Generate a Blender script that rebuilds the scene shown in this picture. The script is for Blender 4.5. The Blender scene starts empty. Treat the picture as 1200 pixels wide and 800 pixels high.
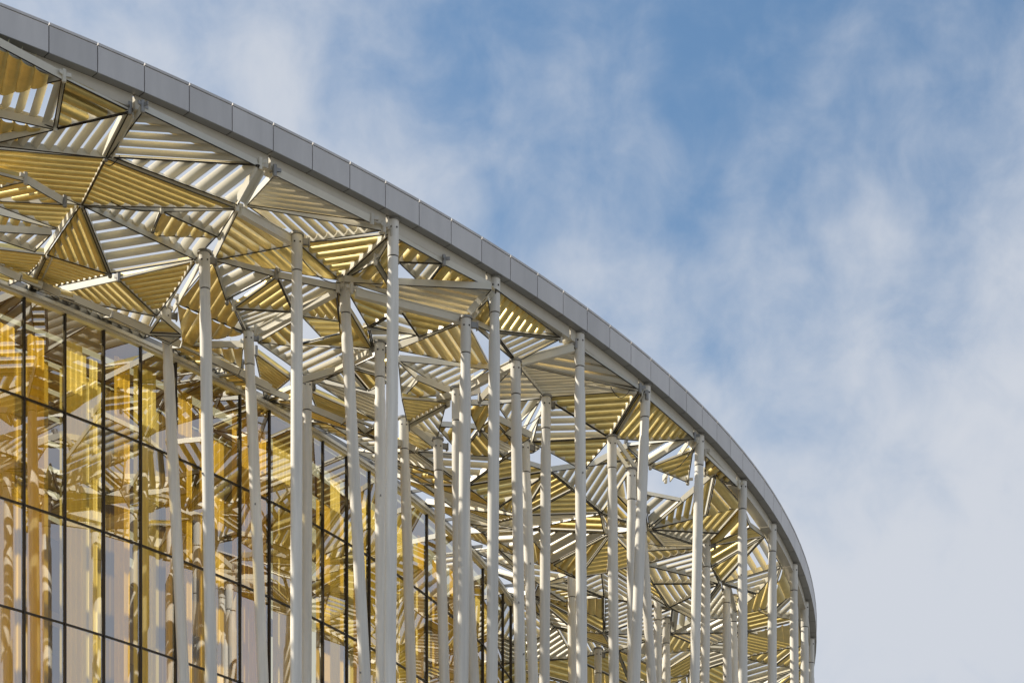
import bpy, bmesh, math, random
from mathutils import Vector, Matrix
random.seed(7)
S = bpy.context.scene
COL = S.collection
PI = math.pi

# ------------------------------------------------------------------ camera
EYE = 1.6
F, CX, YH = 2846.42, 600.0, 1685.47        # focal length and horizon of the 1200x800 photograph
cd = bpy.data.cameras.new('camera'); cam = bpy.data.objects.new('camera', cd); COL.objects.link(cam)
cam.location = (0, 0, EYE); cam.rotation_euler = (PI/2, 0, 0)
cd.sensor_width = 36; cd.lens = F/1200*36; cd.shift_y = (YH-400)/1200
cd.clip_start = .5; cd.clip_end = 20000
S.camera = cam

# ------------------------------------------------------------------ light
SUN_AZ = Vector((-0.93, 0.16, 0)).normalized(); SUN_EL = math.radians(47)
sd = SUN_AZ*math.cos(SUN_EL)+Vector((0, 0, math.sin(SUN_EL)))
sl = bpy.data.lights.new('sun', 'SUN'); sl.energy = 5.0; sl.angle = math.radians(.55); sl.color = (1, .91, .76)
so = bpy.data.objects.new('sun', sl); COL.objects.link(so)
so.rotation_euler = sd.to_track_quat('Z', 'Y').to_euler(); so.location = (0, 0, 80)
S.view_settings.view_transform = 'Standard'; S.view_settings.look = 'None'
S.view_settings.exposure = 0.60; S.view_settings.gamma = 1

W = bpy.data.worlds.new('World'); S.world = W; W.use_nodes = True
nt = W.node_tree; N = nt.nodes; L = nt.links; N.clear()
def nd(t, **k):
    n = N.new(t)
    for a, b in k.items(): setattr(n, a, b)
    return n
def mth(op, a, b=None, c=None, clamp=False):
    n = nd('ShaderNodeMath', operation=op, use_clamp=clamp)
    for i, v in enumerate((a, b, c)):
        if v is None: continue
        if isinstance(v, (int, float)): n.inputs[i].default_value = v
        else: L.new(v, n.inputs[i])
    return n.outputs[0]
sky = nd('ShaderNodeTexSky', sky_type='NISHITA', sun_disc=False)
sky.sun_elevation = SUN_EL; sky.sun_rotation = math.atan2(sd.x, sd.y)
sky.air_density = 1.0; sky.dust_density = .6; sky.ozone_density = 2.2
tc = nd('ShaderNodeTexCoord'); sep = nd('ShaderNodeSeparateXYZ'); L.new(tc.outputs['Generated'], sep.inputs[0])
def noise(scale, detail, rough, dist, off):
    mp = nd('ShaderNodeMapping'); mp.inputs['Location'].default_value = off
    L.new(tc.outputs['Generated'], mp.inputs[0])
    n = nd('ShaderNodeTexNoise'); n.inputs['Scale'].default_value = scale; n.inputs['Detail'].default_value = detail
    n.inputs['Roughness'].default_value = rough; n.inputs['Distortion'].default_value = dist
    L.new(mp.outputs[0], n.inputs['Vector']); return n.outputs['Fac']
big = noise(3.4, 3, .45, .2, (1.32, .2, .45)); wis = noise(13, 9, .55, .05, (7.3, 2.2, .4)); fine = noise(34, 8, .55, .3, (2, 3, 0))
# a thin cloud bank thickens towards the horizon and to either side of a clear gap
xo = mth('SUBTRACT', sep.outputs['X'], .078)
side = mth('MINIMUM', mth('MULTIPLY', mth('MULTIPLY', xo, xo), 24), .6)
veil = mth('ADD', mth('MULTIPLY_ADD', mth('SUBTRACT', sep.outputs['Z'], .493), -5.6, -.05), side)
d2 = mth('MULTIPLY_ADD', wis, .85, -.40); d3 = mth('MULTIPLY_ADD', fine, 1.1, -.55); d1 = mth('MULTIPLY_ADD', big, .2, -.08)
den = mth('ADD', mth('ADD', d1, d2), mth('ADD', d3, mth('MINIMUM', veil, .9)))
rmp = nd('ShaderNodeMapRange', interpolation_type='SMOOTHSTEP'); L.new(den, rmp.inputs[0])
rmp.inputs[1].default_value = -.22; rmp.inputs[2].default_value = 1.05; rmp.inputs[3].default_value = .0; rmp.inputs[4].default_value = 1.0
skt = nd('ShaderNodeMix', data_type='RGBA', blend_type='MULTIPLY'); skt.inputs[0].default_value = 1
L.new(sky.outputs[0], skt.inputs[6]); skt.inputs[7].default_value = (.86, 1.0, 1.0, 1)
mx = nd('ShaderNodeMix', data_type='RGBA'); L.new(rmp.outputs[0], mx.inputs[0]); L.new(skt.outputs[2], mx.inputs[6])
mx.inputs[7].default_value = (4.7, 4.98, 5.5, 1)
bg = nd('ShaderNodeBackground'); bg.inputs[1].default_value = .088; L.new(mx.outputs[2], bg.inputs[0])
wo = nd('ShaderNodeOutputWorld'); L.new(bg.outputs[0], wo.inputs[0])

# ------------------------------------------------------------------ materials
def mat(name, col, rough=.5, metal=0, var=.06, scale=3, bump=0, stretch=(1, 1, 1), col2=None, spec=.5):
    m = bpy.data.materials.new(name); m.use_nodes = True; t = m.node_tree; n = t.nodes; b = n['Principled BSDF']
    b.inputs['Roughness'].default_value = rough; b.inputs['Metallic'].default_value = metal
    b.inputs['Specular IOR Level'].default_value = spec
    co = n.new('ShaderNodeTexCoord'); mp = n.new('ShaderNodeMapping'); mp.inputs['Scale'].default_value = stretch
    nz = n.new('ShaderNodeTexNoise'); nz.inputs['Scale'].default_value = scale; nz.inputs['Detail'].default_value = 7; nz.inputs['Roughness'].default_value = .62
    t.links.new(co.outputs['Object'], mp.inputs[0]); t.links.new(mp.outputs[0], nz.inputs['Vector'])
    mr = n.new('ShaderNodeMapRange'); mr.inputs[1].default_value = .3; mr.inputs[2].default_value = .7
    t.links.new(nz.outputs['Fac'], mr.inputs[0])
    oi = n.new('ShaderNodeObjectInfo')
    mm = n.new('ShaderNodeMix'); mm.data_type = 'RGBA'
    a = [c*(1-var) for c in col]; c2 = col2 or [min(1, c*(1+var)) for c in col]
    mm.inputs[6].default_value = (*a, 1); mm.inputs[7].default_value = (*c2, 1)
    t.links.new(mr.outputs[0], mm.inputs[0])
    hs = n.new('ShaderNodeHueSaturation'); t.links.new(mm.outputs[2], hs.inputs['Color'])
    vr = n.new('ShaderNodeMapRange'); vr.inputs[3].default_value = 1-var*.8; vr.inputs[4].default_value = 1+var*.5
    t.links.new(oi.outputs['Random'], vr.inputs[0]); t.links.new(vr.outputs[0], hs.inputs['Value'])
    t.links.new(hs.outputs[0], b.inputs['Base Color'])
    rr = n.new('ShaderNodeMapRange'); rr.inputs[3].default_value = rough*.85; rr.inputs[4].default_value = min(1, rough*1.2)
    t.links.new(nz.outputs['Fac'], rr.inputs[0]); t.links.new(rr.outputs[0], b.inputs['Roughness'])
    if bump:
        bp = n.new('ShaderNodeBump'); bp.inputs['Strength'].default_value = bump; bp.inputs['Distance'].default_value = .02
        t.links.new(nz.outputs['Fac'], bp.inputs['Height']); t.links.new(bp.outputs[0], b.inputs['Normal'])
    return m
M = {}
M['gold'] = mat('gold_anodised', (.84, .67, .26), .38, .62, .13, 2.5, stretch=(1, 1, 3))
M['cream'] = mat('cream_paint', (.60, .56, .47), .42, 0, .06, 2)
M['white'] = mat('white_paint', (.70, .665, .56), .38, 0, .05, 2)
M['column'] = mat('column_paint', (.78, .75, .68), .5, 0, .16, 6, .2, (1, 1, .05))
M['fascia'] = mat('grey_aluminium', (.62, .60, .585), .42, .1, .10, 1.4, stretch=(1, 1, .2))
M['soffit'] = mat('soffit_aluminium', (.36, .36, .36), .5, .3, .06, 1.5)
M['dark'] = mat('dark_bronze', (.045, .038, .032), .4, .5, .15, 4)
M['steel'] = mat('dull_steel', (.30, .29, .27), .45, .6, .15, 5)
M['amber'] = mat('amber_fabric', (.88, .66, .15), .7, 0, .14, .8, stretch=(1, 1, .15))
M['pale'] = mat('pale_yellow_fabric', (.90, .83, .42), .7, 0, .10, .8, stretch=(1, 1, .15))
M['inner'] = mat('interior_wall', (.15, .095, .045), .8, 0, .3, .6)
M['slab'] = mat('interior_slab', (.34, .27, .16), .7, 0, .15, 1)
M['roof'] = mat('roof_membrane', (.55, .54, .50), .7, 0, .1, .5)
M['timber'] = mat('dark_timber', (.20, .12, .055), .6, 0, .2, 2)
M['ochre'] = mat('end_pilaster_paint', (.58, .55, .30), .5, 0, .1, 1)
M['paving'] = mat('pale_paving', (.10, .097, .085), .8, 0, .18, .35, .2)
M['tower'] = mat('tower_render', (.42, .42, .42), .7, 0, .12, .2)
M['window'] = mat('window_glass', (.05, .07, .09), .12, 0, .3, .1)
def glass():
    m = bpy.data.materials.new('gold_tinted_glass'); m.use_nodes = True; t = m.node_tree; n = t.nodes; n.clear()
    out = n.new('ShaderNodeOutputMaterial'); mix = n.new('ShaderNodeMixShader'); g = n.new('ShaderNodeBsdfGlossy'); tr = n.new('ShaderNodeBsdfTransparent')
    g.inputs['Color'].default_value = (.91, .95, 1.0, 1); g.inputs['Roughness'].default_value = .012
    tr.inputs['Color'].default_value = (.98, .84, .46, 1)
    co = n.new('ShaderNodeTexCoord'); nz = n.new('ShaderNodeTexNoise'); nz.inputs['Scale'].default_value = .55; nz.inputs['Detail'].default_value = 2
    bp = n.new('ShaderNodeBump'); bp.inputs['Strength'].default_value = .18; bp.inputs['Distance'].default_value = .003
    t.links.new(co.outputs['Object'], nz.inputs['Vector']); t.links.new(nz.outputs['Fac'], bp.inputs['Height'])
    fr = n.new('ShaderNodeFresnel'); fr.inputs['IOR'].default_value = 1.5
    mr = n.new('ShaderNodeMapRange'); mr.inputs[1].default_value = 0; mr.inputs[2].default_value = .6; mr.inputs[3].default_value = .30; mr.inputs[4].default_value = .92
    t.links.new(fr.outputs[0], mr.inputs[0]); t.links.new(mr.outputs[0], mix.inputs[0])
    t.links.new(bp.outputs[0], g.inputs['Normal'])
    t.links.new(tr.outputs[0], mix.inputs[1]); t.links.new(g.outputs[0], mix.inputs[2]); t.links.new(mix.outputs[0], out.inputs[0])
    return m
M['glass'] = glass()
def clear():
    m = bpy.data.materials.new('added_skylight_glass'); m.use_nodes = True; t = m.node_tree; n = t.nodes; n.clear()
    out = n.new('ShaderNodeOutputMaterial'); mix = n.new('ShaderNodeMixShader'); g = n.new('ShaderNodeBsdfGlossy'); tr = n.new('ShaderNodeBsdfTransparent')
    g.inputs['Roughness'].default_value = .02; tr.inputs['Color'].default_value = (.85, .85, .82, 1); mix.inputs[0].default_value = .1
    t.links.new(tr.outputs[0], mix.inputs[1]); t.links.new(g.outputs[0], mix.inputs[2]); t.links.new(mix.outputs[0], out.inputs[0]); return m
M['clear'] = clear()
M['brown'] = mat('brown_fabric', (.24, .17, .05), .7, 0, .12, .8, stretch=(1, 1, .15))
for k in ('amber', 'pale', 'brown'):      # thin cloth: part of the light comes through from behind
    t = M[k].node_tree; b = t.nodes['Principled BSDF']; o_ = [x for x in t.nodes if x.type == 'OUTPUT_MATERIAL'][0]
    tl = t.nodes.new('ShaderNodeBsdfTranslucent'); mxs = t.nodes.new('ShaderNodeMixShader'); mxs.inputs[0].default_value = .75
    t.links.new(b.inputs['Base Color'].links[0].from_socket, tl.inputs['Color'])
    t.links.new(b.outputs[0], mxs.inputs[1]); t.links.new(tl.outputs[0], mxs.inputs[2]); t.links.new(mxs.outputs[0], o_.inputs[0])

# ------------------------------------------------------------------ helpers
class MB:
    def __init__(s): s.v = []; s.f = []; s.m = []
    def face(s, pts, mi=0):
        i = len(s.v); s.v += [tuple(p) for p in pts]; s.f.append(tuple(range(i, i+len(pts)))); s.m.append(mi)
    def hexa(s, p, mi=0):                      # p: 4 bottom, 4 top
        i = len(s.v); s.v += [tuple(q) for q in p]
        for f in ((3, 2, 1, 0), (4, 5, 6, 7), (0, 1, 5, 4), (1, 2, 6, 5), (2, 3, 7, 6), (3, 0, 4, 7)):
            s.f.append(tuple(i+k for k in f)); s.m.append(mi)
    def beam(s, a, b, w, h, up=Vector((0, 0, 1)), mi=0, drop=0):
        a = Vector(a); b = Vector(b); d = (b-a).normalized(); x = d.cross(up).normalized()*w/2; u = x.cross(d).normalized()
        if u.dot(up) < 0: u = -u
        lo = u*(-drop-h); hi = u*(-drop)
        s.hexa([a-x+lo, a+x+lo, b+x+lo, b-x+lo, a-x+hi, a+x+hi, b+x+hi, b-x+hi], mi)
    def lathe(s, a, b, prof, n=28, mi=0):      # prof: (t 0..1 along a->b, radius)
        a = Vector(a); b = Vector(b); i0 = len(s.v)
        for t, r in prof:
            c = a.lerp(b, t)
            for k in range(n):
                q = 2*PI*k/n; s.v.append((c.x+r*math.cos(q), c.y+r*math.sin(q), c.z))
        for j in range(len(prof)-1):
            for k in range(n):
                s.f.append((i0+j*n+k, i0+j*n+(k+1) % n, i0+(j+1)*n+(k+1) % n, i0+(j+1)*n+k)); s.m.append(mi)
        s.f.append(tuple(i0+k for k in range(n))[::-1]); s.m.append(mi)
        e = i0+(len(prof)-1)*n; s.f.append(tuple(e+k for k in range(n))); s.m.append(mi)
    def build(s, name, mats, parent=None, smooth=False, kind=None):
        me = bpy.data.meshes.new(name); me.from_pydata(s.v, [], s.f)
        for m in (mats if isinstance(mats, (list, tuple)) else [mats]): me.materials.append(M[m])
        me.polygons.foreach_set('material_index', s.m)
        bm = bmesh.new(); bm.from_mesh(me); name == 'glass_pane' or bmesh.ops.recalc_face_normals(bm, faces=bm.faces)
        if smooth:
            for f in bm.faces: f.smooth = True
            for e in bm.edges:
                if len(e.link_faces) == 2 and e.calc_face_angle(0) > .7: e.smooth = False
                if len(e.link_faces) == 1: e.smooth = False
        bm.to_mesh(me); bm.free(); me.update()
        o = bpy.data.objects.new(name, me); COL.objects.link(o)
        if parent: o.parent = parent; o.matrix_parent_inverse = Matrix.Translation(parent.location).inverted() if parent.parent is None else Matrix.Identity(4)
        if kind: o['kind'] = kind
        return o
def thing(name, label, cat, loc=(0, 0, 0), group=None):
    o = bpy.data.objects.new(name, None); COL.objects.link(o); o.location = loc; o['label'] = label; o['category'] = cat
    if group: o['group'] = group
    return o
def tag(o, label, cat, group=None):
    o['label'] = label; o['category'] = cat
    if group: o['group'] = group

# plan of the round building, from the fit of the photograph (metres)
XC, YC, R, RG = -50.235, 105.014, 62.912, 51.323
ZF = 32+EYE                    # underside of the fascia
def pol(r, t, z): return Vector((XC+r*math.cos(t), YC+r*math.sin(t), z))
def at(px, py, z):             # photograph point on the level z above ground
    Y = F*(z-EYE)/(YH-py); return Vector(((px-CX)*Y/F, Y, z))
def proj(p): return CX+F*p[0]/p[1], YH-F*(p[2]-EYE)/p[1]

# ------------------------------------------------------------------ setting
g = MB(); n = 24
g.face([(6000*math.cos(2*PI*k/48), 6000*math.sin(2*PI*k/48), 0) for k in range(48)])
g.build('ground', 'paving', kind='structure')

# ------------------------------------------------------------------ glazed drum
G0, DG = -.78227, .027228
drum = thing('glazed_building', 'round building with amber and gold tinted glass wall in dark mullions under the louvred canopy', 'building', (XC, YC, 0))
ZT = 32.327+EYE
rows = [ZT-.02, ZT-2.835]
while rows[-1] > 3.3: rows.append(rows[-1]-3.03)
I0, I1 = -7, 22.0
def gt(i): return G0+i*DG
ni = int(I1-I0)
pane_proto_cache = {}
low = MB()
for c in range(ni):
    a, b = gt(I0+c), gt(I0+c+1)
    for r in range(len(rows)-1):
        z1, z0 = rows[r]-.03, rows[r+1]+.03
        p0, p1 = pol(RG, a+.0006, 0), pol(RG, b-.0006, 0)
        jt = [random.gauss(0, .003) for _ in range(4)]; nr = (pol(1, (a+b)/2, 0)-pol(0, 0, 0)).normalized()
        m = MB() if r < 5 else low
        base = [Vector((p0.x, p0.y, z0))+nr*jt[0], Vector((p1.x, p1.y, z0))+nr*jt[1], Vector((p1.x, p1.y, z1))+nr*jt[2], Vector((p0.x, p0.y, z1))+nr*jt[3]]
        m.face(base)
        if r < 5:
            m.build('glass_pane', 'glass', drum)
low.build('glass_pane', 'glass', drum, kind='stuff')
for c in range(ni+1):
    t = gt(I0+c); m = MB()
    ra, rb, hw = RG-.10, RG+.05, .028
    e = Vector((-math.sin(t), math.cos(t), 0))*hw
    ztop = ZT
    pts = [pol(ra, t, 0)-e, pol(rb, t, 0)-e, pol(rb, t, 0)+e, pol(ra, t, 0)+e]
    m.hexa([Vector((p.x, p.y, 0)) for p in pts]+[Vector((p.x, p.y, ztop)) for p in pts])
    m.build('mullion', 'dark', drum)
for r in range(1, len(rows)):
    m = MB()
    for c in range(ni):
        a, b = gt(I0+c)+.0006, gt(I0+c+1)-.0006; z = rows[r]
        q = [pol(RG-.06, a, z-.025), pol(RG+.03, a, z-.025), pol(RG+.03, b, z-.025), pol(RG-.06, b, z-.025)]
        m.hexa(q+[p+Vector((0, 0, .05)) for p in q])
    m.build('transom', 'dark', drum)
# head rail: stepped cream coping over the glass
for (ra, rb, za, zb, mt) in ((RG-.12, RG+.08, .003, .07, 'cream'), (RG-.14, RG+.16, .073, .17, 'white'), (RG-.5, RG+.02, .173, .40, 'steel')):
    m = MB()
    for c in range(ni):
        a, b = gt(I0+c), gt(I0+c+1)
        q = [pol(ra, a, ZT+za), pol(rb, a, ZT+za), pol(rb, b, ZT+za), pol(ra, b, ZT+za)]
        m.hexa(q+[p+Vector((0, 0, zb-za)) for p in q])
    m.build('head_rail', mt, drum)
# brackets on the coping
for c in range(ni):
    t = gt(I0+c); m = MB(); m.beam(pol(RG-.05, t+.003, ZT+.40), pol(RG+.40, t+.003, ZT+.40), .06, .10); m.build('roof_bracket', 'steel', drum)
m = MB()
cc = pol(0, 0, ZT+.6)
for c in range(ni):
    a, b = gt(I0+c), gt(I0+c+1)
    q = [pol(20, a, ZT+.45), pol(RG-13.9, a, ZT+.45), pol(RG-13.9, b, ZT+.45), pol(20, b, ZT+.45)]
    m.hexa(q+[p+Vector((0, 0, .4)) for p in q])
m.build('roof', 'roof', drum)
m = MB()  # added skylight over the atrium, lets sun in to backlight the curtains
for c in range(ni):
    a, b = gt(I0+c), gt(I0+c+1); m.face([pol(RG-13.88, a, ZT+.5), pol(RG-.52, a, ZT+.5), pol(RG-.52, b, ZT+.5), pol(RG-13.88, b, ZT+.5)])
m.build('added_skylight', 'clear', drum)
for k in range(9):  # added roof slats, shaped to pass the sun and hide the bright sky
    m = MB(); r_ = RG-1-k*1.5
    for c in range(ni):
        a, b = gt(I0+c), gt(I0+c+1)
        q = [pol(r_-.05, a, ZT-.14), pol(r_+.05, a, ZT-.14), pol(r_+.05, b, ZT-.14), pol(r_-.05, b, ZT-.14)]
        m.hexa(q+[p+Vector((0, 0, .62)) for p in q])
    m.build('added_sun_slat', 'timber', drum)
# inner wall, slabs, curtains behind the glass
m = MB()
for c in range(ni):
    a, b = gt(I0+c), gt(I0+c+1)
    q = [pol(RG-14.3, a, 0), pol(RG-14, a, 0), pol(RG-14, b, 0), pol(RG-14.3, b, 0)]
    m.hexa(q+[p+Vector((0, 0, ZT+.44)) for p in q])
m.build('inner_wall', 'inner', drum)
for z in (6, 12, 18, 24.2, 30.2):
    m = MB()
    for c in range(ni):
        a, b = gt(I0+c), gt(I0+c+1)
        q = [pol(RG-13.99, a, z), pol(RG-12, a, z), pol(RG-12, b, z), pol(RG-13.99, b, z)]
        m.hexa(q+[p+Vector((0, 0, .5)) for p in q])
    m.build('floor_slab', 'slab', drum)
rc = random.Random(3)
t = gt(I0)+.004
while t < gt(I1)-.02:
    w = rc.choice([.32, .45, .6, .85]); gap = rc.choice([.02, .06, .15, .45]); rr = RG-rc.choice([.45, .7, 1.15])
    m = MB(); dt = w/RG; nf = max(4, int(w/.09)); zt = ZT-.35
    for j in range(nf):
        u0, u1 = t+dt*j/nf, t+dt*(j+1)/nf; r0, r1 = rr+(.05 if j % 2 else 0), rr+(0 if j % 2 else .05)
        m.face([pol(r0, u0, .3), pol(r1, u1, .3), pol(r1, u1, zt), pol(r0, u0, zt)])
    m.build('hanging_curtain', rc.choice(['amber', 'amber', 'pale', 'amber', 'pale']), drum)
    t += dt+gap/RG
t = gt(I0)+.01
while t < gt(I1)-.03:            # a second row of curtains further in
    w = rc.choice([.9, 1.3, 1.8]); dt = w/RG; m = MB(); nf = int(w/.12); rr = RG-2.4
    for j in range(nf):
        u0, u1 = t+dt*j/nf, t+dt*(j+1)/nf; r0, r1 = rr+(.07 if j % 2 else 0), rr+(0 if j % 2 else .07)
        m.face([pol(r0, u0, .3), pol(r1, u1, .3), pol(r1, u1, ZT-.3), pol(r0, u0, ZT-.3)])
    m.build('hanging_curtain', rc.choice(['amber', 'pale', 'pale', 'amber', 'brown']), drum)
    t += dt+rc.choice([.02, .5])/RG
# end pilaster and return wall
te = gt(I1)
for (ra, rb, t0, t1, mt, nm, h) in ((RG-.35, RG+.12, te+.002, te+.008, 'dark', 'end_post', ZT+.3), (RG-.5, RG+.18, te+.0085, te+.017, 'ochre', 'end_pilaster', ZT+.1), (RG-7, RG-.51, te+.002, te+.010, 'slab', 'return_wall', ZT+.4)):
    m = MB(); q = [pol(ra, t0, 0), pol(rb, t0, 0), pol(rb, t1, 0), pol(ra, t1, 0)]
    m.hexa(q+[p+Vector((0, 0, h)) for p in q]); m.build(nm, mt, drum)

# ------------------------------------------------------------------ canopy: rim
canopy = thing('louvred_canopy', 'curved canopy of triangular gold and cream louvre panels with a grey metal rim', 'canopy', (XC, YC, 0))
T0, DT = -.91143, .0203304
HF = .69
for i in range(-6, 62):
    a, b = T0+i*DT, T0+(i+1)*DT; e = .00022
    m = MB(); q = [pol(R-.05, a+e, ZF), pol(R, a+e, ZF), pol(R, b-e, ZF), pol(R-.05, b-e, ZF)]
    m.hexa(q+[p+Vector((0, 0, HF-.075)) for p in q])
    m.build('fascia_panel', 'fascia', canopy)
    m = MB(); q = [pol(R-.35, a+e, ZF+HF-.06), pol(R+.012, a+e, ZF+HF-.06), pol(R+.012, b-e, ZF+HF-.06), pol(R-.35, b-e, ZF+HF-.06)]
    m.hexa(q+[p+Vector((0, 0, .06)) for p in q])
    m.build('coping_piece', 'fascia', canopy)
    m = MB(); q = [pol(R-.24, a+e, ZF-.012), pol(R-.003, a+e, ZF-.012), pol(R-.003, b-e, ZF-.012), pol(R-.24, b-e, ZF-.012)]
    m.hexa(q+[p+Vector((0, 0, .010)) for p in q])
    m.build('soffit_panel', 'soffit', canopy)
m = MB()
for i in range(-6, 62):
    a, b = T0+i*DT, T0+(i+1)*DT
    q = [pol(R-.34, a, ZF+.0), pol(R-.07, a, ZF+.0), pol(R-.07, b, ZF+.0), pol(R-.34, b, ZF+.0)]
    m.hexa(q+[p+Vector((0, 0, HF-.08)) for p in q])
m.build('fascia_backing', 'dark', canopy)
# edge beam, one length from column to column
def th(px, py, z): p = at(px, py, z); return math.atan2(p.y-YC, p.x-XC)
ZO = ZF-.02
TC0, DTC = -.8526, .0645
for k in range(-2, 17):
    a, b = TC0+k*DTC+.0006, TC0+(k+1)*DTC-.0006; m = MB(); q0 = 6
    for j in range(q0):
        u, v = a+(b-a)*j/q0, a+(b-a)*(j+1)/q0
        q = [pol(R-.60, u, ZF-.34), pol(R-.25, u, ZF-.34), pol(R-.25, v, ZF-.34), pol(R-.60, v, ZF-.34)]
        m.hexa(q+[p+Vector((0, 0, .325)) for p in q])
    m.build('edge_beam', 'cream', canopy)

# ------------------------------------------------------------------ canopy: louvre panels
ZN = 31.5+EYE
nodes = []
rz = random.Random(11)
def glass_line(px):
    best = None
    for c in range(ni*2):
        x, y = proj(pol(RG, gt(I0+c*.5), ZT))
        if best is None or abs(x-px) < best[0]: best = (abs(x-px), y)
    return best[1] if best[0] < 30 else None
def node(px, py):
    for (x, y, z) in nodes:
        if (x-px)**2+(y-py)**2 < 90: return at(x, y, z)
    # points close to the rim stay up at the edge beam
    p = at(px, py, ZN); r = math.hypot(p.x-XC, p.y-YC)
    z = ZF-.35 if r > R-1.4 else ZN+rz.uniform(-.75, .45)
    yg = glass_line(px)          # beside the glass wall the panels rise to rest on its head
    if yg and py > yg-75: k = min(1, 1-(yg-12-py)/63); z = z*(1-k)+(ZT+.55)*k
    nodes.append((px, py, z)); return at(px, py, z)
def onplane(px, py, o, nrm):
    d = Vector(((px-CX)/F, 1, (YH-py)/F)); e = Vector((0, 0, EYE)); return e+d*((o-e).dot(nrm)/d.dot(nrm))
small = MB(); moved = []
blades = []        # (size, panel, MB, mats)
TR = []            # traced triangles in plan
def in_tri(p, T):
    s = []
    for i in range(3):
        a, b = T[i], T[(i+1) % 3]; s.append((b[0]-a[0])*(p[1]-a[1])-(b[1]-a[1])*(p[0]-a[0]))
    return all(x > 0 for x in s) or all(x < 0 for x in s)
def panel(A, B, C, d, closed, look, sp=.32, drop=0.):
    """triangular frame filled with curved blades running along d"""
    nrm = (B-A).cross(C-A).normalized()
    if nrm.z < 0: nrm = -nrm
    if nrm.z < .3 or (B-A).cross(C-A).length < .5: return None
    cen = (A+B+C)/3; view = (cen-Vector((0, 0, EYE))).normalized()
    sunk = nrm*-drop
    A, B, C = A+sunk, B+sunk, C+sunk
    fr = MB(); V = [A, B, C]; dd = (d-nrm*d.dot(nrm)).normalized()
    # inset frame so neighbouring panels leave a slot between them
    def inset(k):
        a = V[k]; u = (V[(k+1) % 3]-a).normalized(); w = (V[(k+2) % 3]-a).normalized()
        return a+(u+w)*(k_in/max(.25, math.sqrt(1-min(.999, u.dot(w)**2))))
    k_in = .022
    I = [inset(k) for k in range(3)]
    for k in range(3):
        a, b = I[k], I[(k+1) % 3]
        par = abs((b-a).normalized().dot(dd)) > .97      # the edge along the blades carries only a slim rail
        if par: fr.beam(a-nrm*.02, b-nrm*.02, .03, .06, nrm, 0)
        else: fr.beam(a+nrm*.07, b+nrm*.07, .025, .18, nrm, 0)
        fr.beam(a-nrm*(.082 if par else .112), b-nrm*(.082 if par else .112), .027, .014, nrm, 1)
    if random.random() < .8:       # bolts on the frame plates
        pass
    px_ = [proj(q) for q in I]
    area = abs((px_[1][0]-px_[0][0])*(px_[2][1]-px_[0][1])-(px_[2][0]-px_[0][0])*(px_[1][1]-px_[0][1]))/2
    if not any(0 < q[0] < 1200 and 0 < q[1] < 800 for q in px_): area = 0
    if area < 330:
        po = None; o_ = len(small.v); small.v += fr.v; small.f += [tuple(o_+k for k in f) for f in fr.f]; small.m += fr.m
    else: po = fr.build('louvre_panel', ['white', 'dark'], canopy)
    d = (d-nrm*d.dot(nrm)).normalized(); p = nrm.cross(d).normalized()
    best = None; tq = random.uniform(40, 58) if closed else 52
    for sgn in (1, -1):
        tau = math.radians(tq)*sgn; mm = p*-math.sin(tau)+nrm*math.cos(tau); v = abs(mm.dot(view))
        if best is None or v > best[0]: best = (v, tau, mm)
    _, tau, mm = best; c = p*math.cos(tau)+nrm*math.sin(tau)
    if mm.dot(view) > 0: mm = -mm
    ee = view.cross(d).normalized(); w = min(.46, max(.22, 1.10*sp*abs(p.dot(ee))/max(.05, abs(c.dot(ee))))) if closed else min(.30, max(.10, .78*sp*abs(p.dot(ee))/max(.05, abs(c.dot(ee))))); bul = .50*w if closed else .03
    ns = 8 if closed else 4
    T2 = [((q-A).dot(d), (q-A).dot(p)) for q in I]
    def span(y):
        xs = []
        for k in range(3):
            (x0, y0), (x1, y1) = T2[k], T2[(k+1) % 3]
            if (y0-y)*(y1-y) < 0: xs.append(x0+(x1-x0)*(y-y0)/(y1-y0))
        return (min(xs)+.02, max(xs)-.02) if len(xs) == 2 and max(xs)-min(xs) > .06 else None
    ymin = min(q[1] for q in T2); ymax = max(q[1] for q in T2)
    nb = max(2, round((ymax-ymin)/sp)); st = (ymax-ymin)/nb
    mats = {'g': ['gold', 'cream'], 'w': ['white', 'gold'], 'b': ['gold', 'gold']}[look]
    for i in range(nb):
        y = ymin+st*(i+.5); rows_ = []
        jit = random.gauss(0, .006)
        for j in range(ns):
            s_ = j/(ns-1); off = (s_-.5)*w; bb = bul*(1-(2*s_-1)**2)
            q = c*off+mm*(bb+jit); yy = y+q.dot(p); yy = min(max(yy, ymin+.03), ymax-.03); hh = q.dot(nrm)
            sp_ = span(yy)
            if sp_ is None: rows_ = None; break
            rows_.append((A+d*sp_[0]+p*yy+nrm*hh, A+d*sp_[1]+p*yy+nrm*hh))
        if not rows_ or max((b-a).length for a, b in rows_) < .22: continue
        b = MB(); th_ = mm*-.014; cnt = len(b.v)
        for a1, b1 in rows_: b.v += [tuple(a1), tuple(b1), tuple(a1+th_), tuple(b1+th_)]
        for j in range(ns-1):
            k = 4*j; e = k+4
            b.f += [(k, k+1, e+1, e), (k+2, e+2, e+3, k+3), (k, e, e+2, k+2), (k+1, k+3, e+3, e+1)]; b.m += [0, 1, 0, 0]
        e = 4*(ns-1); b.f += [(0, 2, 3, 1), (e, e+1, e+3, e+2)]; b.m += [0, 0]
        pa = [proj(x) for x in (rows_[0][0], rows_[0][1], rows_[-1][0], rows_[-1][1])]
        vis = any(-5 < x < 1205 and -5 < y_ < 805 for x, y_ in pa)
        size = math.hypot(pa[0][0]-pa[1][0], pa[0][1]-pa[1][1])*(1 if closed else .5)*(1 if vis and po else .01)
        blades.append((size, po, b, mats))
    return po
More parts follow.
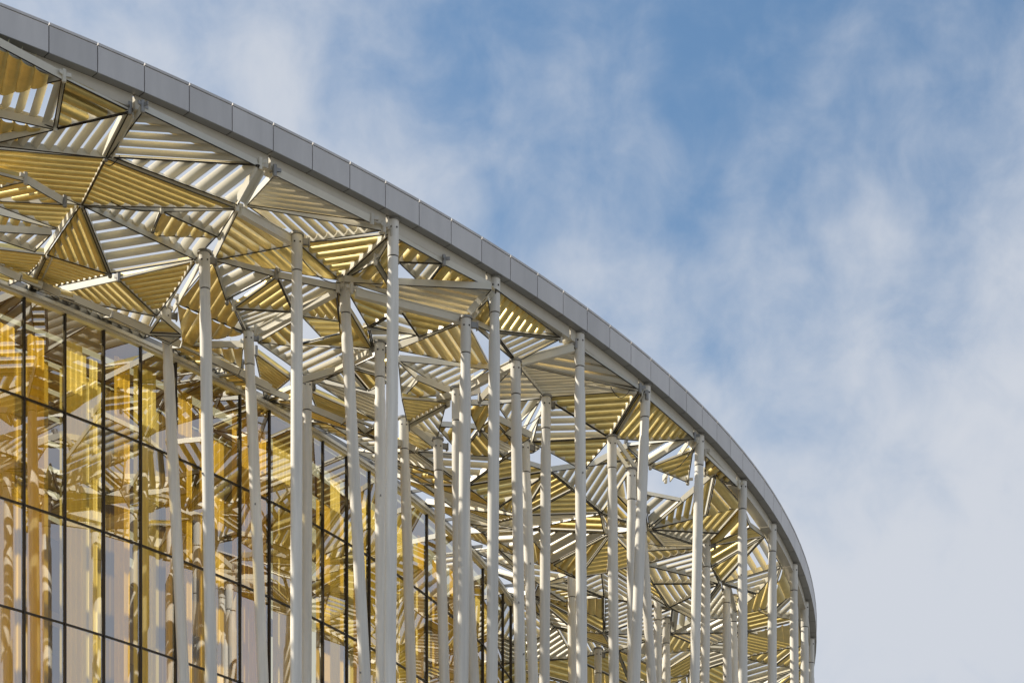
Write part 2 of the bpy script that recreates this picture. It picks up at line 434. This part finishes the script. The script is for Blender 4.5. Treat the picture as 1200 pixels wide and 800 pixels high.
def P(a, b, c, d, mode, look, **k):
    A, B, C = node(*a), node(*b), node(*c)
    nrm = (B-A).cross(C-A).normalized()
    if abs(nrm.z) < .62:           # too steep for a roof panel: lay its corners on one level
        zm = (A.z+B.z+C.z)/3; moved.extend((A, B, C)); A, B, C = [at(*proj(q), zm) for q in (A, B, C)]; nrm = (B-A).cross(C-A).normalized()
    u = onplane(*d[0], A, nrm); v = onplane(*d[1], A, nrm)
    TR.append([proj(q) for q in (A, B, C)])
    return panel(A, B, C, (v-u), mode == 'c', look, **k)

TRACE = [
 ((440, 303), (459, 270), (459, 334), ((440, 310), (459, 285)), 'c', 'g'),
 # left edge of the photograph
 ((-75, 8), (75, 88), (-40, 114), ((12, 60), (4, 104)), 'c', 'g'),
 ((-40, 116), (75, 90), (65, 146), ((40, 100), (28, 140)), 'o', 'w'),
 ((-60, 118), (62, 147), (-50, 176), ((14, 128), (8, 158)), 'c', 'g'),
 ((75, 90), (152, 126), (66, 147), ((75, 90), (152, 126)), 'c', 'g'),
 ((-20, 165), (150, 127), (124, 181), ((80, 176), (105, 142)), 'o', 'w'),
 ((167, 124), (130, 180), (305, 191), ((130, 180), (305, 191)), 'o', 'w'),
 ((-70, 165), (126, 182), (96, 236), ((-60, 166), (126, 182)), 'c', 'g'),
 ((127, 183), (98, 237), (278, 240), ((127, 183), (270, 239)), 'c', 'g'),
 ((130, 182), (310, 194), (280, 239), ((200, 215), (235, 188)), 'o', 'w'),
 ((-40, 190), (30, 208), (-40, 222), ((-40, 190), (30, 208)), 'c', 'b'),
 ((-50, 228), (32, 209), (76, 235), ((-10, 222), (40, 212)), 'c', 'g'),
 ((-40, 230), (92, 238), (70, 264), ((-40, 230), (92, 238)), 'c', 'g'),
 ((-40, 236), (66, 267), (-40, 264), ((10, 262), (18, 245)), 'o', 'g'),
 ((-40, 268), (62, 270), (42, 291), ((10, 285), (28, 270)), 'o', 'w'),
 ((-50, 282), (56, 295), (32, 320), ((-30, 285), (56, 295)), 'c', 'g'),
 ((-50, 300), (28, 322), (-20, 345), ((-20, 305), (26, 318)), 'o', 'g'),
 # middle of the first bays
 ((98, 239), (62, 292), (129, 318), ((98, 239), (129, 318)), 'c', 'g'),
 ((101, 243), (231, 301), (132, 317), ((132, 317), (231, 301)), 'o', 'w'),
 ((101, 240), (190, 242), (178, 271), ((140, 262), (156, 243)), 'o', 'w'),
 ((191, 242), (257, 273), (179, 273), ((184, 268), (196, 248)), 'c', 'g'),
 ((194, 242), (274, 242), (259, 272), ((224, 258), (240, 242)), 'o', 'w'),
 ((180, 275), (258, 275), (233, 298), ((212, 290), (224, 274)), 'o', 'w'),
 ((57, 298), (127, 322), (36, 338), ((57, 298), (127, 322)), 'c', 'g'),
 ((58, 341), (139, 323), (184, 366), ((139, 323), (184, 366)), 'c', 'g'),
 ((141, 320), (231, 305), (188, 362), ((141, 320), (231, 305)), 'c', 'g'),
 ((60, 346), (184, 368), (168, 398), ((100, 372), (108, 348)), 'o', 'w'),
 ((322, 199), (436, 256), (288, 236), ((288, 236), (436, 256)), 'c', 'w'),
 ((288, 238), (450, 265), (350, 281), ((340, 250), (366, 274)), 'o', 'w'),
 ((350, 284), (455, 268), (400, 325), ((350, 284), (455, 268)), 'c', 'g'),
 ((285, 241), (346, 285), (249, 300), ((285, 241), (346, 285)), 'c', 'g'),
 ((251, 303), (346, 287), (393, 329), ((346, 287), (393, 329)), 'c', 'g'),
 ((249, 305), (324, 320), (266, 350), ((266, 350), (324, 320)), 'o', 'w'),
 ((323, 323), (343, 361), (274, 357), ((274, 357), (323, 323)), 'c', 'g'),
 ((275, 360), (342, 365), (288, 385), ((288, 385), (342, 365)), 'o', 'w'),
 ((328, 323), (396, 335), (346, 362), ((346, 362), (396, 335)), 'o', 'w'),
 ((395, 337), (352, 366), (400, 373), ((366, 348), (386, 374)), 'c', 'g'),
 ((354, 373), (411, 375), (385, 401), ((354, 373), (411, 375)), 'c', 'g'),
 ((400, 336), (437, 405), (400, 400), ((405, 360), (430, 400)), 'c', 'g'),
 ((208, 350), (245, 306), (282, 385), ((215, 372), (246, 322)), 'c', 'g'),
 ((208, 352), (280, 388), (215, 400), ((222, 396), (240, 366)), 'c', 'g'),
 ((302, 396), (342, 372), (346, 402), ((312, 376), (338, 402)), 'c', 'g'),
 ((300, 404), (435, 410), (366, 441), ((366, 441), (435, 410)), 'o', 'w'),
 ((300, 410), (342, 441), (312, 466), ((300, 410), (342, 441)), 'c', 'g'),
 ((345, 402), (435, 404), (432, 380), ((345, 402), (432, 384)), 'c', 'g'),
 ((316, 466), (346, 450), (352, 486), ((316, 466), (346, 455)), 'c', 'g'),
 ((364, 455), (442, 489), (376, 486), ((364, 455), (442, 489)), 'c', 'g'),
 ((366, 448), (442, 458), (443, 486), ((366, 448), (443, 480)), 'c', 'w'),
 ((204, 402), (244, 402), (236, 440), ((204, 402), (244, 402)), 'c', 'b'),
 ((246, 400), (286, 402), (284, 426), ((256, 402), (262, 424)), 'c', 'g'),
 ((246, 410), (284, 430), (246, 436), ((246, 426), (284, 430)), 'o', 'w'),
 ((236, 440), (290, 434), (292, 470), ((236, 440), (290, 438)), 'c', 'b'),
 # second column bay
 ((404, 331), (577, 334), (546, 371), ((404, 331), (546, 362)), 'c', 'w'),
 ((405, 333), (470, 359), (428, 375), ((405, 333), (470, 359)), 'c', 'g'),
 ((476, 361), (543, 375), (492, 391), ((476, 361), (543, 375)), 'c', 'g'),
 ((429, 378), (474, 363), (491, 391), ((440, 372), (480, 384)), 'o', 'w'),
 ((429, 380), (490, 393), (446, 403), ((432, 392), (484, 392)), 'o', 'w'),
 ((463, 405), (543, 376), (576, 428), ((543, 376), (576, 428)), 'c', 'g'),
 ((466, 418), (577, 431), (531, 458), ((500, 445), (540, 426)), 'o', 'w'),
 ((490, 441), (524, 464), (470, 463), ((490, 441), (524, 464)), 'c', 'g'),
 ((468, 420), (489, 440), (467, 461), ((468, 440), (480, 430)), 'o', 'w'),
 ((467, 465), (525, 468), (477, 494), ((467, 465), (522, 474)), 'c', 'g'),
 ((479, 497), (523, 475), (514, 511), ((500, 486), (518, 508)), 'o', 'w'),
 ((479, 500), (512, 522), (478, 531), ((479, 505), (512, 522)), 'c', 'b'),
 ((520, 304), (577, 332), (498, 333), ((502, 331), (524, 303)), 'c', 'g'),
 ((466, 302), (519, 303), (494, 333), ((494, 333), (519, 303)), 'o', 'w'),
 ((466, 270), (517, 300), (467, 300), ((470, 299), (488, 278)), 'c', 'g'),
 ((403, 329), (440, 303), (457, 334), ((412, 331), (440, 303)), 'c', 'g'),
 ((581, 335), (657, 394), (577, 385), ((590, 384), (612, 353)), 'c', 'g'),
 ((549, 374), (573, 346), (574, 385), ((556, 378), (574, 350)), 'c', 'g'),
 ((583, 388), (656, 397), (604, 421), ((604, 421), (656, 397)), 'o', 'w'),
 ((549, 376), (581, 389), (605, 421), ((570, 402), (592, 388)), 'o', 'w'),
 ((609, 425), (675, 402), (750, 454), ((620, 432), (750, 454)), 'c', 'w'),
 ((609, 429), (750, 457), (638, 462), ((638, 462), (750, 457)), 'o', 'w'),
 ((640, 466), (752, 459), (716, 510), ((640, 466), (752, 459)), 'c', 'g'),
 ((642, 470), (714, 513), (623, 515), ((623, 515), (714, 513)), 'o', 'w'),
 ((626, 519), (715, 516), (684, 548), ((626, 519), (715, 516)), 'c', 'g'),
 ((562, 466), (608, 427), (635, 466), ((562, 466), (635, 466)), 'c', 'w'),
 ((580, 470), (635, 469), (602, 502), ((588, 495), (604, 470)), 'o', 'w'),
 ((546, 470), (578, 470), (562, 505), ((552, 500), (572, 466)), 'c', 'g'),
 ((718, 511), (754, 460), (754, 513), ((724, 510), (754, 475)), 'c', 'g'),
 ((758, 462), (814, 511), (757, 514), ((768, 512), (792, 480)), 'c', 'g'),
 ((734, 520), (813, 517), (762, 544), ((756, 534), (782, 518)), 'o', 'w'),
 ((765, 546), (812, 524), (806, 562), ((765, 546), (812, 532)), 'c', 'g'),
 ((826, 528), (866, 567), (826, 552), ((830, 556), (848, 540)), 'c', 'g'),
]
for t in TRACE: P(*t)

# onward round the rim and further in, the same folded bays go on
rp = random.Random(21)
def onward():
    rings = [62.35, 60.2, 57.9, 55.4, 52.9, 50.2, 47.3]
    pts = {}
    for i in range(-2, 34):
        for j, r in enumerate(rings):
            t = TC0+DTC*(i*.74+(.37 if j % 2 else 0))+(rp.uniform(-.012, .012) if j else 0)
            rr = r+(rp.uniform(-.55, .55) if j else 0)
            pts[i, j] = pol(rr, t, ZF-.35 if j == 0 else ZN+rp.uniform(-1.1, .55))
    for i in range(-2, 33):
        for j in range(len(rings)-1):
            o = 1 if j % 2 else 0
            tri = [(pts[i, j], pts[i+1, j], pts[i+o, j+1]), (pts[i+o, j+1], pts[i+1, j], pts[min(33, i+1+o), j+1]) if o == 0 else (pts[i, j], pts[i, j+1], pts[i+1, j+1])]
            for T in tri:
                yield T
cnt = 0
def hits(T):
    c = (T[0]+T[1]+T[2])/3
    return sum(any(in_tri(proj(q), Q) for Q in TR) for q in (c, T[0].lerp(c, .3), T[1].lerp(c, .3), T[2].lerp(c, .3), T[0].lerp(T[1], .5), T[1].lerp(T[2], .5), T[2].lerp(T[0], .5)))
def pieces(T, depth=0):
    h = hits(T)
    if h == 0 or (depth == 3 and h <= 4): return [(T, depth)]
    if depth == 3: return []
    a, b, c = T; ab, bc, ca = (a+b)/2, (b+c)/2, (c+a)/2
    return sum((pieces(q, depth+1) for q in ((a, ab, ca), (ab, b, bc), (ca, bc, c), (ab, bc, ca))), [])
for T, dep in [q for T in onward() for q in pieces(T)]:
    c = (T[0]+T[1]+T[2])/3; x, y = proj(c); r = math.hypot(c.x-XC, c.y-YC); t = math.atan2(c.y-YC, c.x-XC)
    if r < RG+.4 and t < te: continue
    if x > 1000 or x < -150 or y > 900: continue
    if t > .75: continue
    A, B, C = T
    T = [pol(max(math.hypot(q.x-XC, q.y-YC), RG-.05), math.atan2(q.y-YC, q.x-XC), q.z) if math.atan2(q.y-YC, q.x-XC) < te+.02 else q for q in T]
    T = [Vector((q.x, q.y, max(q.z, ZT+.5-.62*max(0, math.hypot(q.x-XC, q.y-YC)-RG-.3)))) if math.atan2(q.y-YC, q.x-XC) < te+.02 else q for q in T]
    subs = [T]
    k = rp.random()
    if k < .55 and dep == 0:        # fold the bay: a ridge from one corner to the far side
        q = rp.randrange(3); A, B, C = T[q], T[(q+1) % 3], T[(q+2) % 3]
        mpt = B.lerp(C, rp.uniform(.38, .62))+Vector((0, 0, rp.uniform(-.35, .1)))
        subs = [(A, B, mpt), (A, mpt, C)]
    for s_ in subs:
        e = rp.randrange(3); d = s_[(e+1) % 3]-s_[e]
        closed = rp.random() < .72
        panel(*s_, d, closed, 'g' if closed and rp.random() < .72 else ('w' if rp.random() < .8 else 'g'), sp=rp.choice([.28, .32, .36]))
        cnt += 1
blades.sort(key=lambda b: -b[0])
rest = MB(); restw = MB()
mi = {'gold': 0, 'cream': 1, 'white': 2}
for i, (s_, po, b, mats) in enumerate(blades):
    if i < 298: b.build('louvre_blade', mats, po, smooth=True)
    else:
        o = len(rest.v); rest.v += b.v; rest.f += [tuple(o+k for k in f) for f in b.f]; rest.m += [mi[mats[k]] for k in b.m]
small.build('louvre_panel', ['white', 'dark'], canopy, kind='stuff')
ro = rest.build('louvre_blade', ['gold', 'cream', 'white'], canopy, smooth=True, kind='stuff')
print('panels', sum(o.name.startswith('louvre_panel') for o in bpy.data.objects), 'blades', len(blades), 'onward panels', cnt)

# ------------------------------------------------------------------ canopy: structural beams between nodes
def rbeam(a, b, w=.11, h=.19, drop=.02, mt='white', twin=False, fill=False):
    A, B = (node(*a) if len(a) == 2 else at(*a)), (node(*b) if len(b) == 2 else at(*b)); m = MB()
    d = (B-A).normalized(); x = d.cross(Vector((0, 0, 1))).normalized()
    A = A+d*.12; B = B-d*.12
    if twin:
        for s_ in (-1, 1): m.beam(A+x*.12*s_, B+x*.12*s_, .035, h, drop=drop-.05)
        if fill: m.beam(A, B, .205, .03, drop=drop+.02)
    else:
        m.beam(A, B, w, h, drop=drop); m.beam(A, B, w+.05, .02, drop=drop+h); m.beam(A, B, w+.05, .02, drop=drop-.02)
    m.build('node_beam', mt, canopy)
for a, b, tw in (((160, 123), (127, 182), 2), ((97, 237), (61, 292), 1), ((61, 292), (30, 337), 2),
              ((313, 194), (280, 240), 2), ((236, 298), (198, 360), 1), ((287, 239), (348, 276), 0), ((458, 264), (403, 326), 2),
              ((300, 386), (398, 338), 0), ((578, 332), (548, 372), 1), ((676, 396), (606, 424), 0), ((606, 426), (538, 462), 0), ((755, 458), (718, 510), 2),
              ((412, 337), (545, 374), 0), ((620, 431), (745, 453), 0), ((364, 444), (440, 408), 0), ((478, 494), (524, 470), 1), ((474, 494), (512, 520), 0), ((818, 516), (780, 560), 1),
              ((636, 466), (608, 520), 1), ((718, 514), (742, 548), 1)):
    rbeam(a, b, twin=bool(tw), mt='white', fill=tw == 2)

for (x, y, z) in nodes:
    if not (-20 < x < 960): continue
    p = at(x, y, z); m = MB()
    if any((p-q).length < .05 for q in moved): continue
    m.lathe(p-Vector((0, 0, .17)), p+Vector((0, 0, .12)), [(0, .045), (.1, .055), (1, .055)], 10)
    for k in range(3):
        an = random.uniform(0, 6.28); n_ = Vector((math.cos(an), math.sin(an), 0)); m.beam(p+n_*.05+Vector((0, 0, .06)), p+n_*.17+Vector((0, 0, .06)), .025, .09)
    m.build('node_hub', random.choice(['steel', 'cream', 'white']), canopy)

# ------------------------------------------------------------------ columns
words = ['first', 'second', 'third', 'fourth', 'fifth', 'sixth', 'seventh', 'eighth', 'ninth', 'tenth', 'eleventh', 'twelfth', 'thirteenth', 'fourteenth', 'fifteenth', 'sixteenth', 'seventeenth', 'eighteenth', 'nineteenth', 'twentieth']
OUT = [(461, 258, 457), (580, 326, 576.5), (679, 391, 682), (757, 452, 744), (820, 510, 814), (870, 563, 870.5), (905, 614, 905), (930, 661, 931), (943, 705, 943), (950, 748, 950)]
INN = [(194, 362, 215.5), (239.5, 296, 247.5), (291, 388, 308.5), (348, 275, 347), (360, 443, 359), (403, 326, 428), (445, 402, 447), (473, 490, 482), (513, 515, 521),
       (535, 455, 538), (546, 373, 542.5), (539, 505, 556), (604, 423, 609.5), (615, 517, 625), (640, 465, 638), (669.7, 668, 671), (701, 760, 701), (717, 512, 719.5), (740, 550, 741),
       (751, 590, 764), (771, 696, 770.5), (780.7, 724, 781), (828, 632, 826), (851, 675, 852.5), (859, 698, 860)]
def column(px, py, p8, z, label, group):
    T = at(px, py, z); Y = T.y; x8 = (p8-CX)*Y/F; z8 = EYE+(YH-800)*Y/F
    s_ = (T.x-x8)/(T.z-z8); Bs = Vector((T.x-s_*T.z, Y, 0))
    o = thing('round_column', label, 'column', Bs, group)
    Ln = T.z
    def fr(d): return 1-d/Ln
    r1, r2 = .137, .157
    m = MB(); m.lathe(Bs, T, [(0, r2), (fr(2.2), r2), (fr(1.75), r2), (fr(1.62), r2-.004), (fr(1.52), r1), (fr(.99), r1)], 32)
    m.build('shaft', 'column', o, smooth=True)
    m = MB(); m.lathe(Bs, T, [(fr(.988), r1-.014), (fr(.96), r1-.014)], 32); m.build('joint_ring', 'dark', o)
    m = MB(); m.lathe(Bs, T, [(fr(.958), r1+.006), (fr(.94), r1+.010), (fr(.03), r1+.010)], 32); m.build('head_sleeve', 'column', o, smooth=True)
    m = MB(); m.lathe(Bs, T, [(fr(.028), r1+.05), (fr(-.03), r1+.05)], 24); m.build('cap_plate', 'steel', o)
    for k, an in enumerate((-1.9, -.9, 2.4)):
        q = T+Vector((math.cos(an)*(r1+.010), math.sin(an)*(r1+.010), -.22)); m = MB(); n_ = Vector((math.cos(an), math.sin(an), 0))
        m.beam(q-Vector((0, 0, 0)), q+n_*.02, .035, .035); m.build('bolt', 'dark', o)
    for k in range(random.choice([0, 1, 2])):     # small fixings down the shaft
        an = random.uniform(-2.6, -.4); t_ = fr(random.uniform(2.5, 12)); n_ = Vector((math.cos(an), math.sin(an), 0)); q = Bs.lerp(T, t_)+n_*(r2-.004)
        m = MB(); m.beam(q, q+n_*.03, .035, .045); m.beam(q+n_*.029, q+n_*.045, .016, .016); m.build('fixing', 'steel', o)
    # clamp with its bracket on the inner side of the head
    m = MB(); an = random.uniform(1.9, 2.9) if 'rim' in label else random.uniform(.2, 1.4); n_ = Vector((math.cos(an), math.sin(an), 0)); q = T+n_*(r1+.01)+Vector((0, 0, -.08))
    m.beam(q, q+n_*.16, .09, .16); m.beam(q+n_*.16+Vector((0, 0, .02)), q+n_*.19+Vector((0, 0, .02)), .14, .22); m.build('clamp', 'steel', o)
for i, (x, y, e) in enumerate(OUT):
    ln = abs(e-x) > 8
    column(x, y, e, ZF-.03, ('slightly leaning ' if ln else 'upright ')+'pale grey column touching the grey roof rim, '+words[i]+' from the left', 'columns along the outer edge of the canopy')
def nz(x, y):
    k = min(nodes, key=lambda q: (q[0]-x)**2+(q[1]-4-y)**2)
    return k[2]-.15 if (k[0]-x)**2+(k[1]-y)**2 < 260 else ZN-.3
for i, (x, y, e) in enumerate(INN):
    ln = abs(e-x) > 8
    lab = ('leaning ' if ln else 'upright ')+'cream column inside the canopy, '+(words[i]+' from the left' if i < 16 else words[len(INN)-1-i]+' from the right')+' by its head'
    column(x, y, e, nz(x, y), lab, 'columns inside the canopy')

# loose cables slung under the louvres
for (x0, y0, x1, y1, sag) in ((716, 453, 738, 456, .28), (598, 500, 640, 478, .2), (130, 236, 190, 243, .15), (352, 300, 402, 330, .25), (478, 356, 540, 384, .2), (118, 186, 140, 182, .2), (780, 552, 812, 524, .2)):
    a, b = at(x0, y0, ZN-.15), at(x1, y1, ZN-.15); m = MB(); pr = None
    for k in range(13):
        q = a.lerp(b, k/12)-Vector((0, 0, sag*4*(k/12)*(1-k/12)))
        if pr is not None: m.beam(pr, q, .018, .018)
        pr = q
    m.build('cable', 'dark', canopy)

# ------------------------------------------------------------------ towers off to the right, mirrored in the glass
def tower(x, y, w, d, h, label):
    o = thing('tower_block', label, 'building', (x, y, 0), 'tower blocks mirrored in the glass wall')
    m = MB(); q = [Vector((x-w/2, y-d/2, 0)), Vector((x+w/2, y-d/2, 0)), Vector((x+w/2, y+d/2, 0)), Vector((x-w/2, y+d/2, 0))]
    m.hexa(q+[p+Vector((0, 0, h)) for p in q]); m.build('wall', 'tower', o)
    z = 3
    m = MB()
    while z < h-3:
        yy = y-d/2+1.5
        while yy < y+d/2-3:
            m.hexa([Vector((x-w/2-.04, yy, z)), Vector((x-w/2+.02, yy, z)), Vector((x-w/2+.02, yy+2.6, z)), Vector((x-w/2-.04, yy+2.6, z)), Vector((x-w/2-.04, yy, z+1.8)), Vector((x-w/2+.02, yy, z+1.8)), Vector((x-w/2+.02, yy+2.6, z+1.8)), Vector((x-w/2-.04, yy+2.6, z+1.8))])
            yy += 4.2
        z += 3.4
    ob = m.build('window', 'window', o, kind='stuff')
    m = MB(); m.beam((x-w/2-.6, y-d/2-.6, h), (x-w/2-.6, y+d/2+.6, h), 1.2, .8); m.build('cornice', 'tower', o)
tower(150, 72, 22, 26, 62, 'tall beige tower block with rows of dark windows, the nearer one mirrored in the glass')
tower(200, 30, 24, 34, 70, 'tall beige tower block with rows of dark windows, the farther one mirrored in the glass')
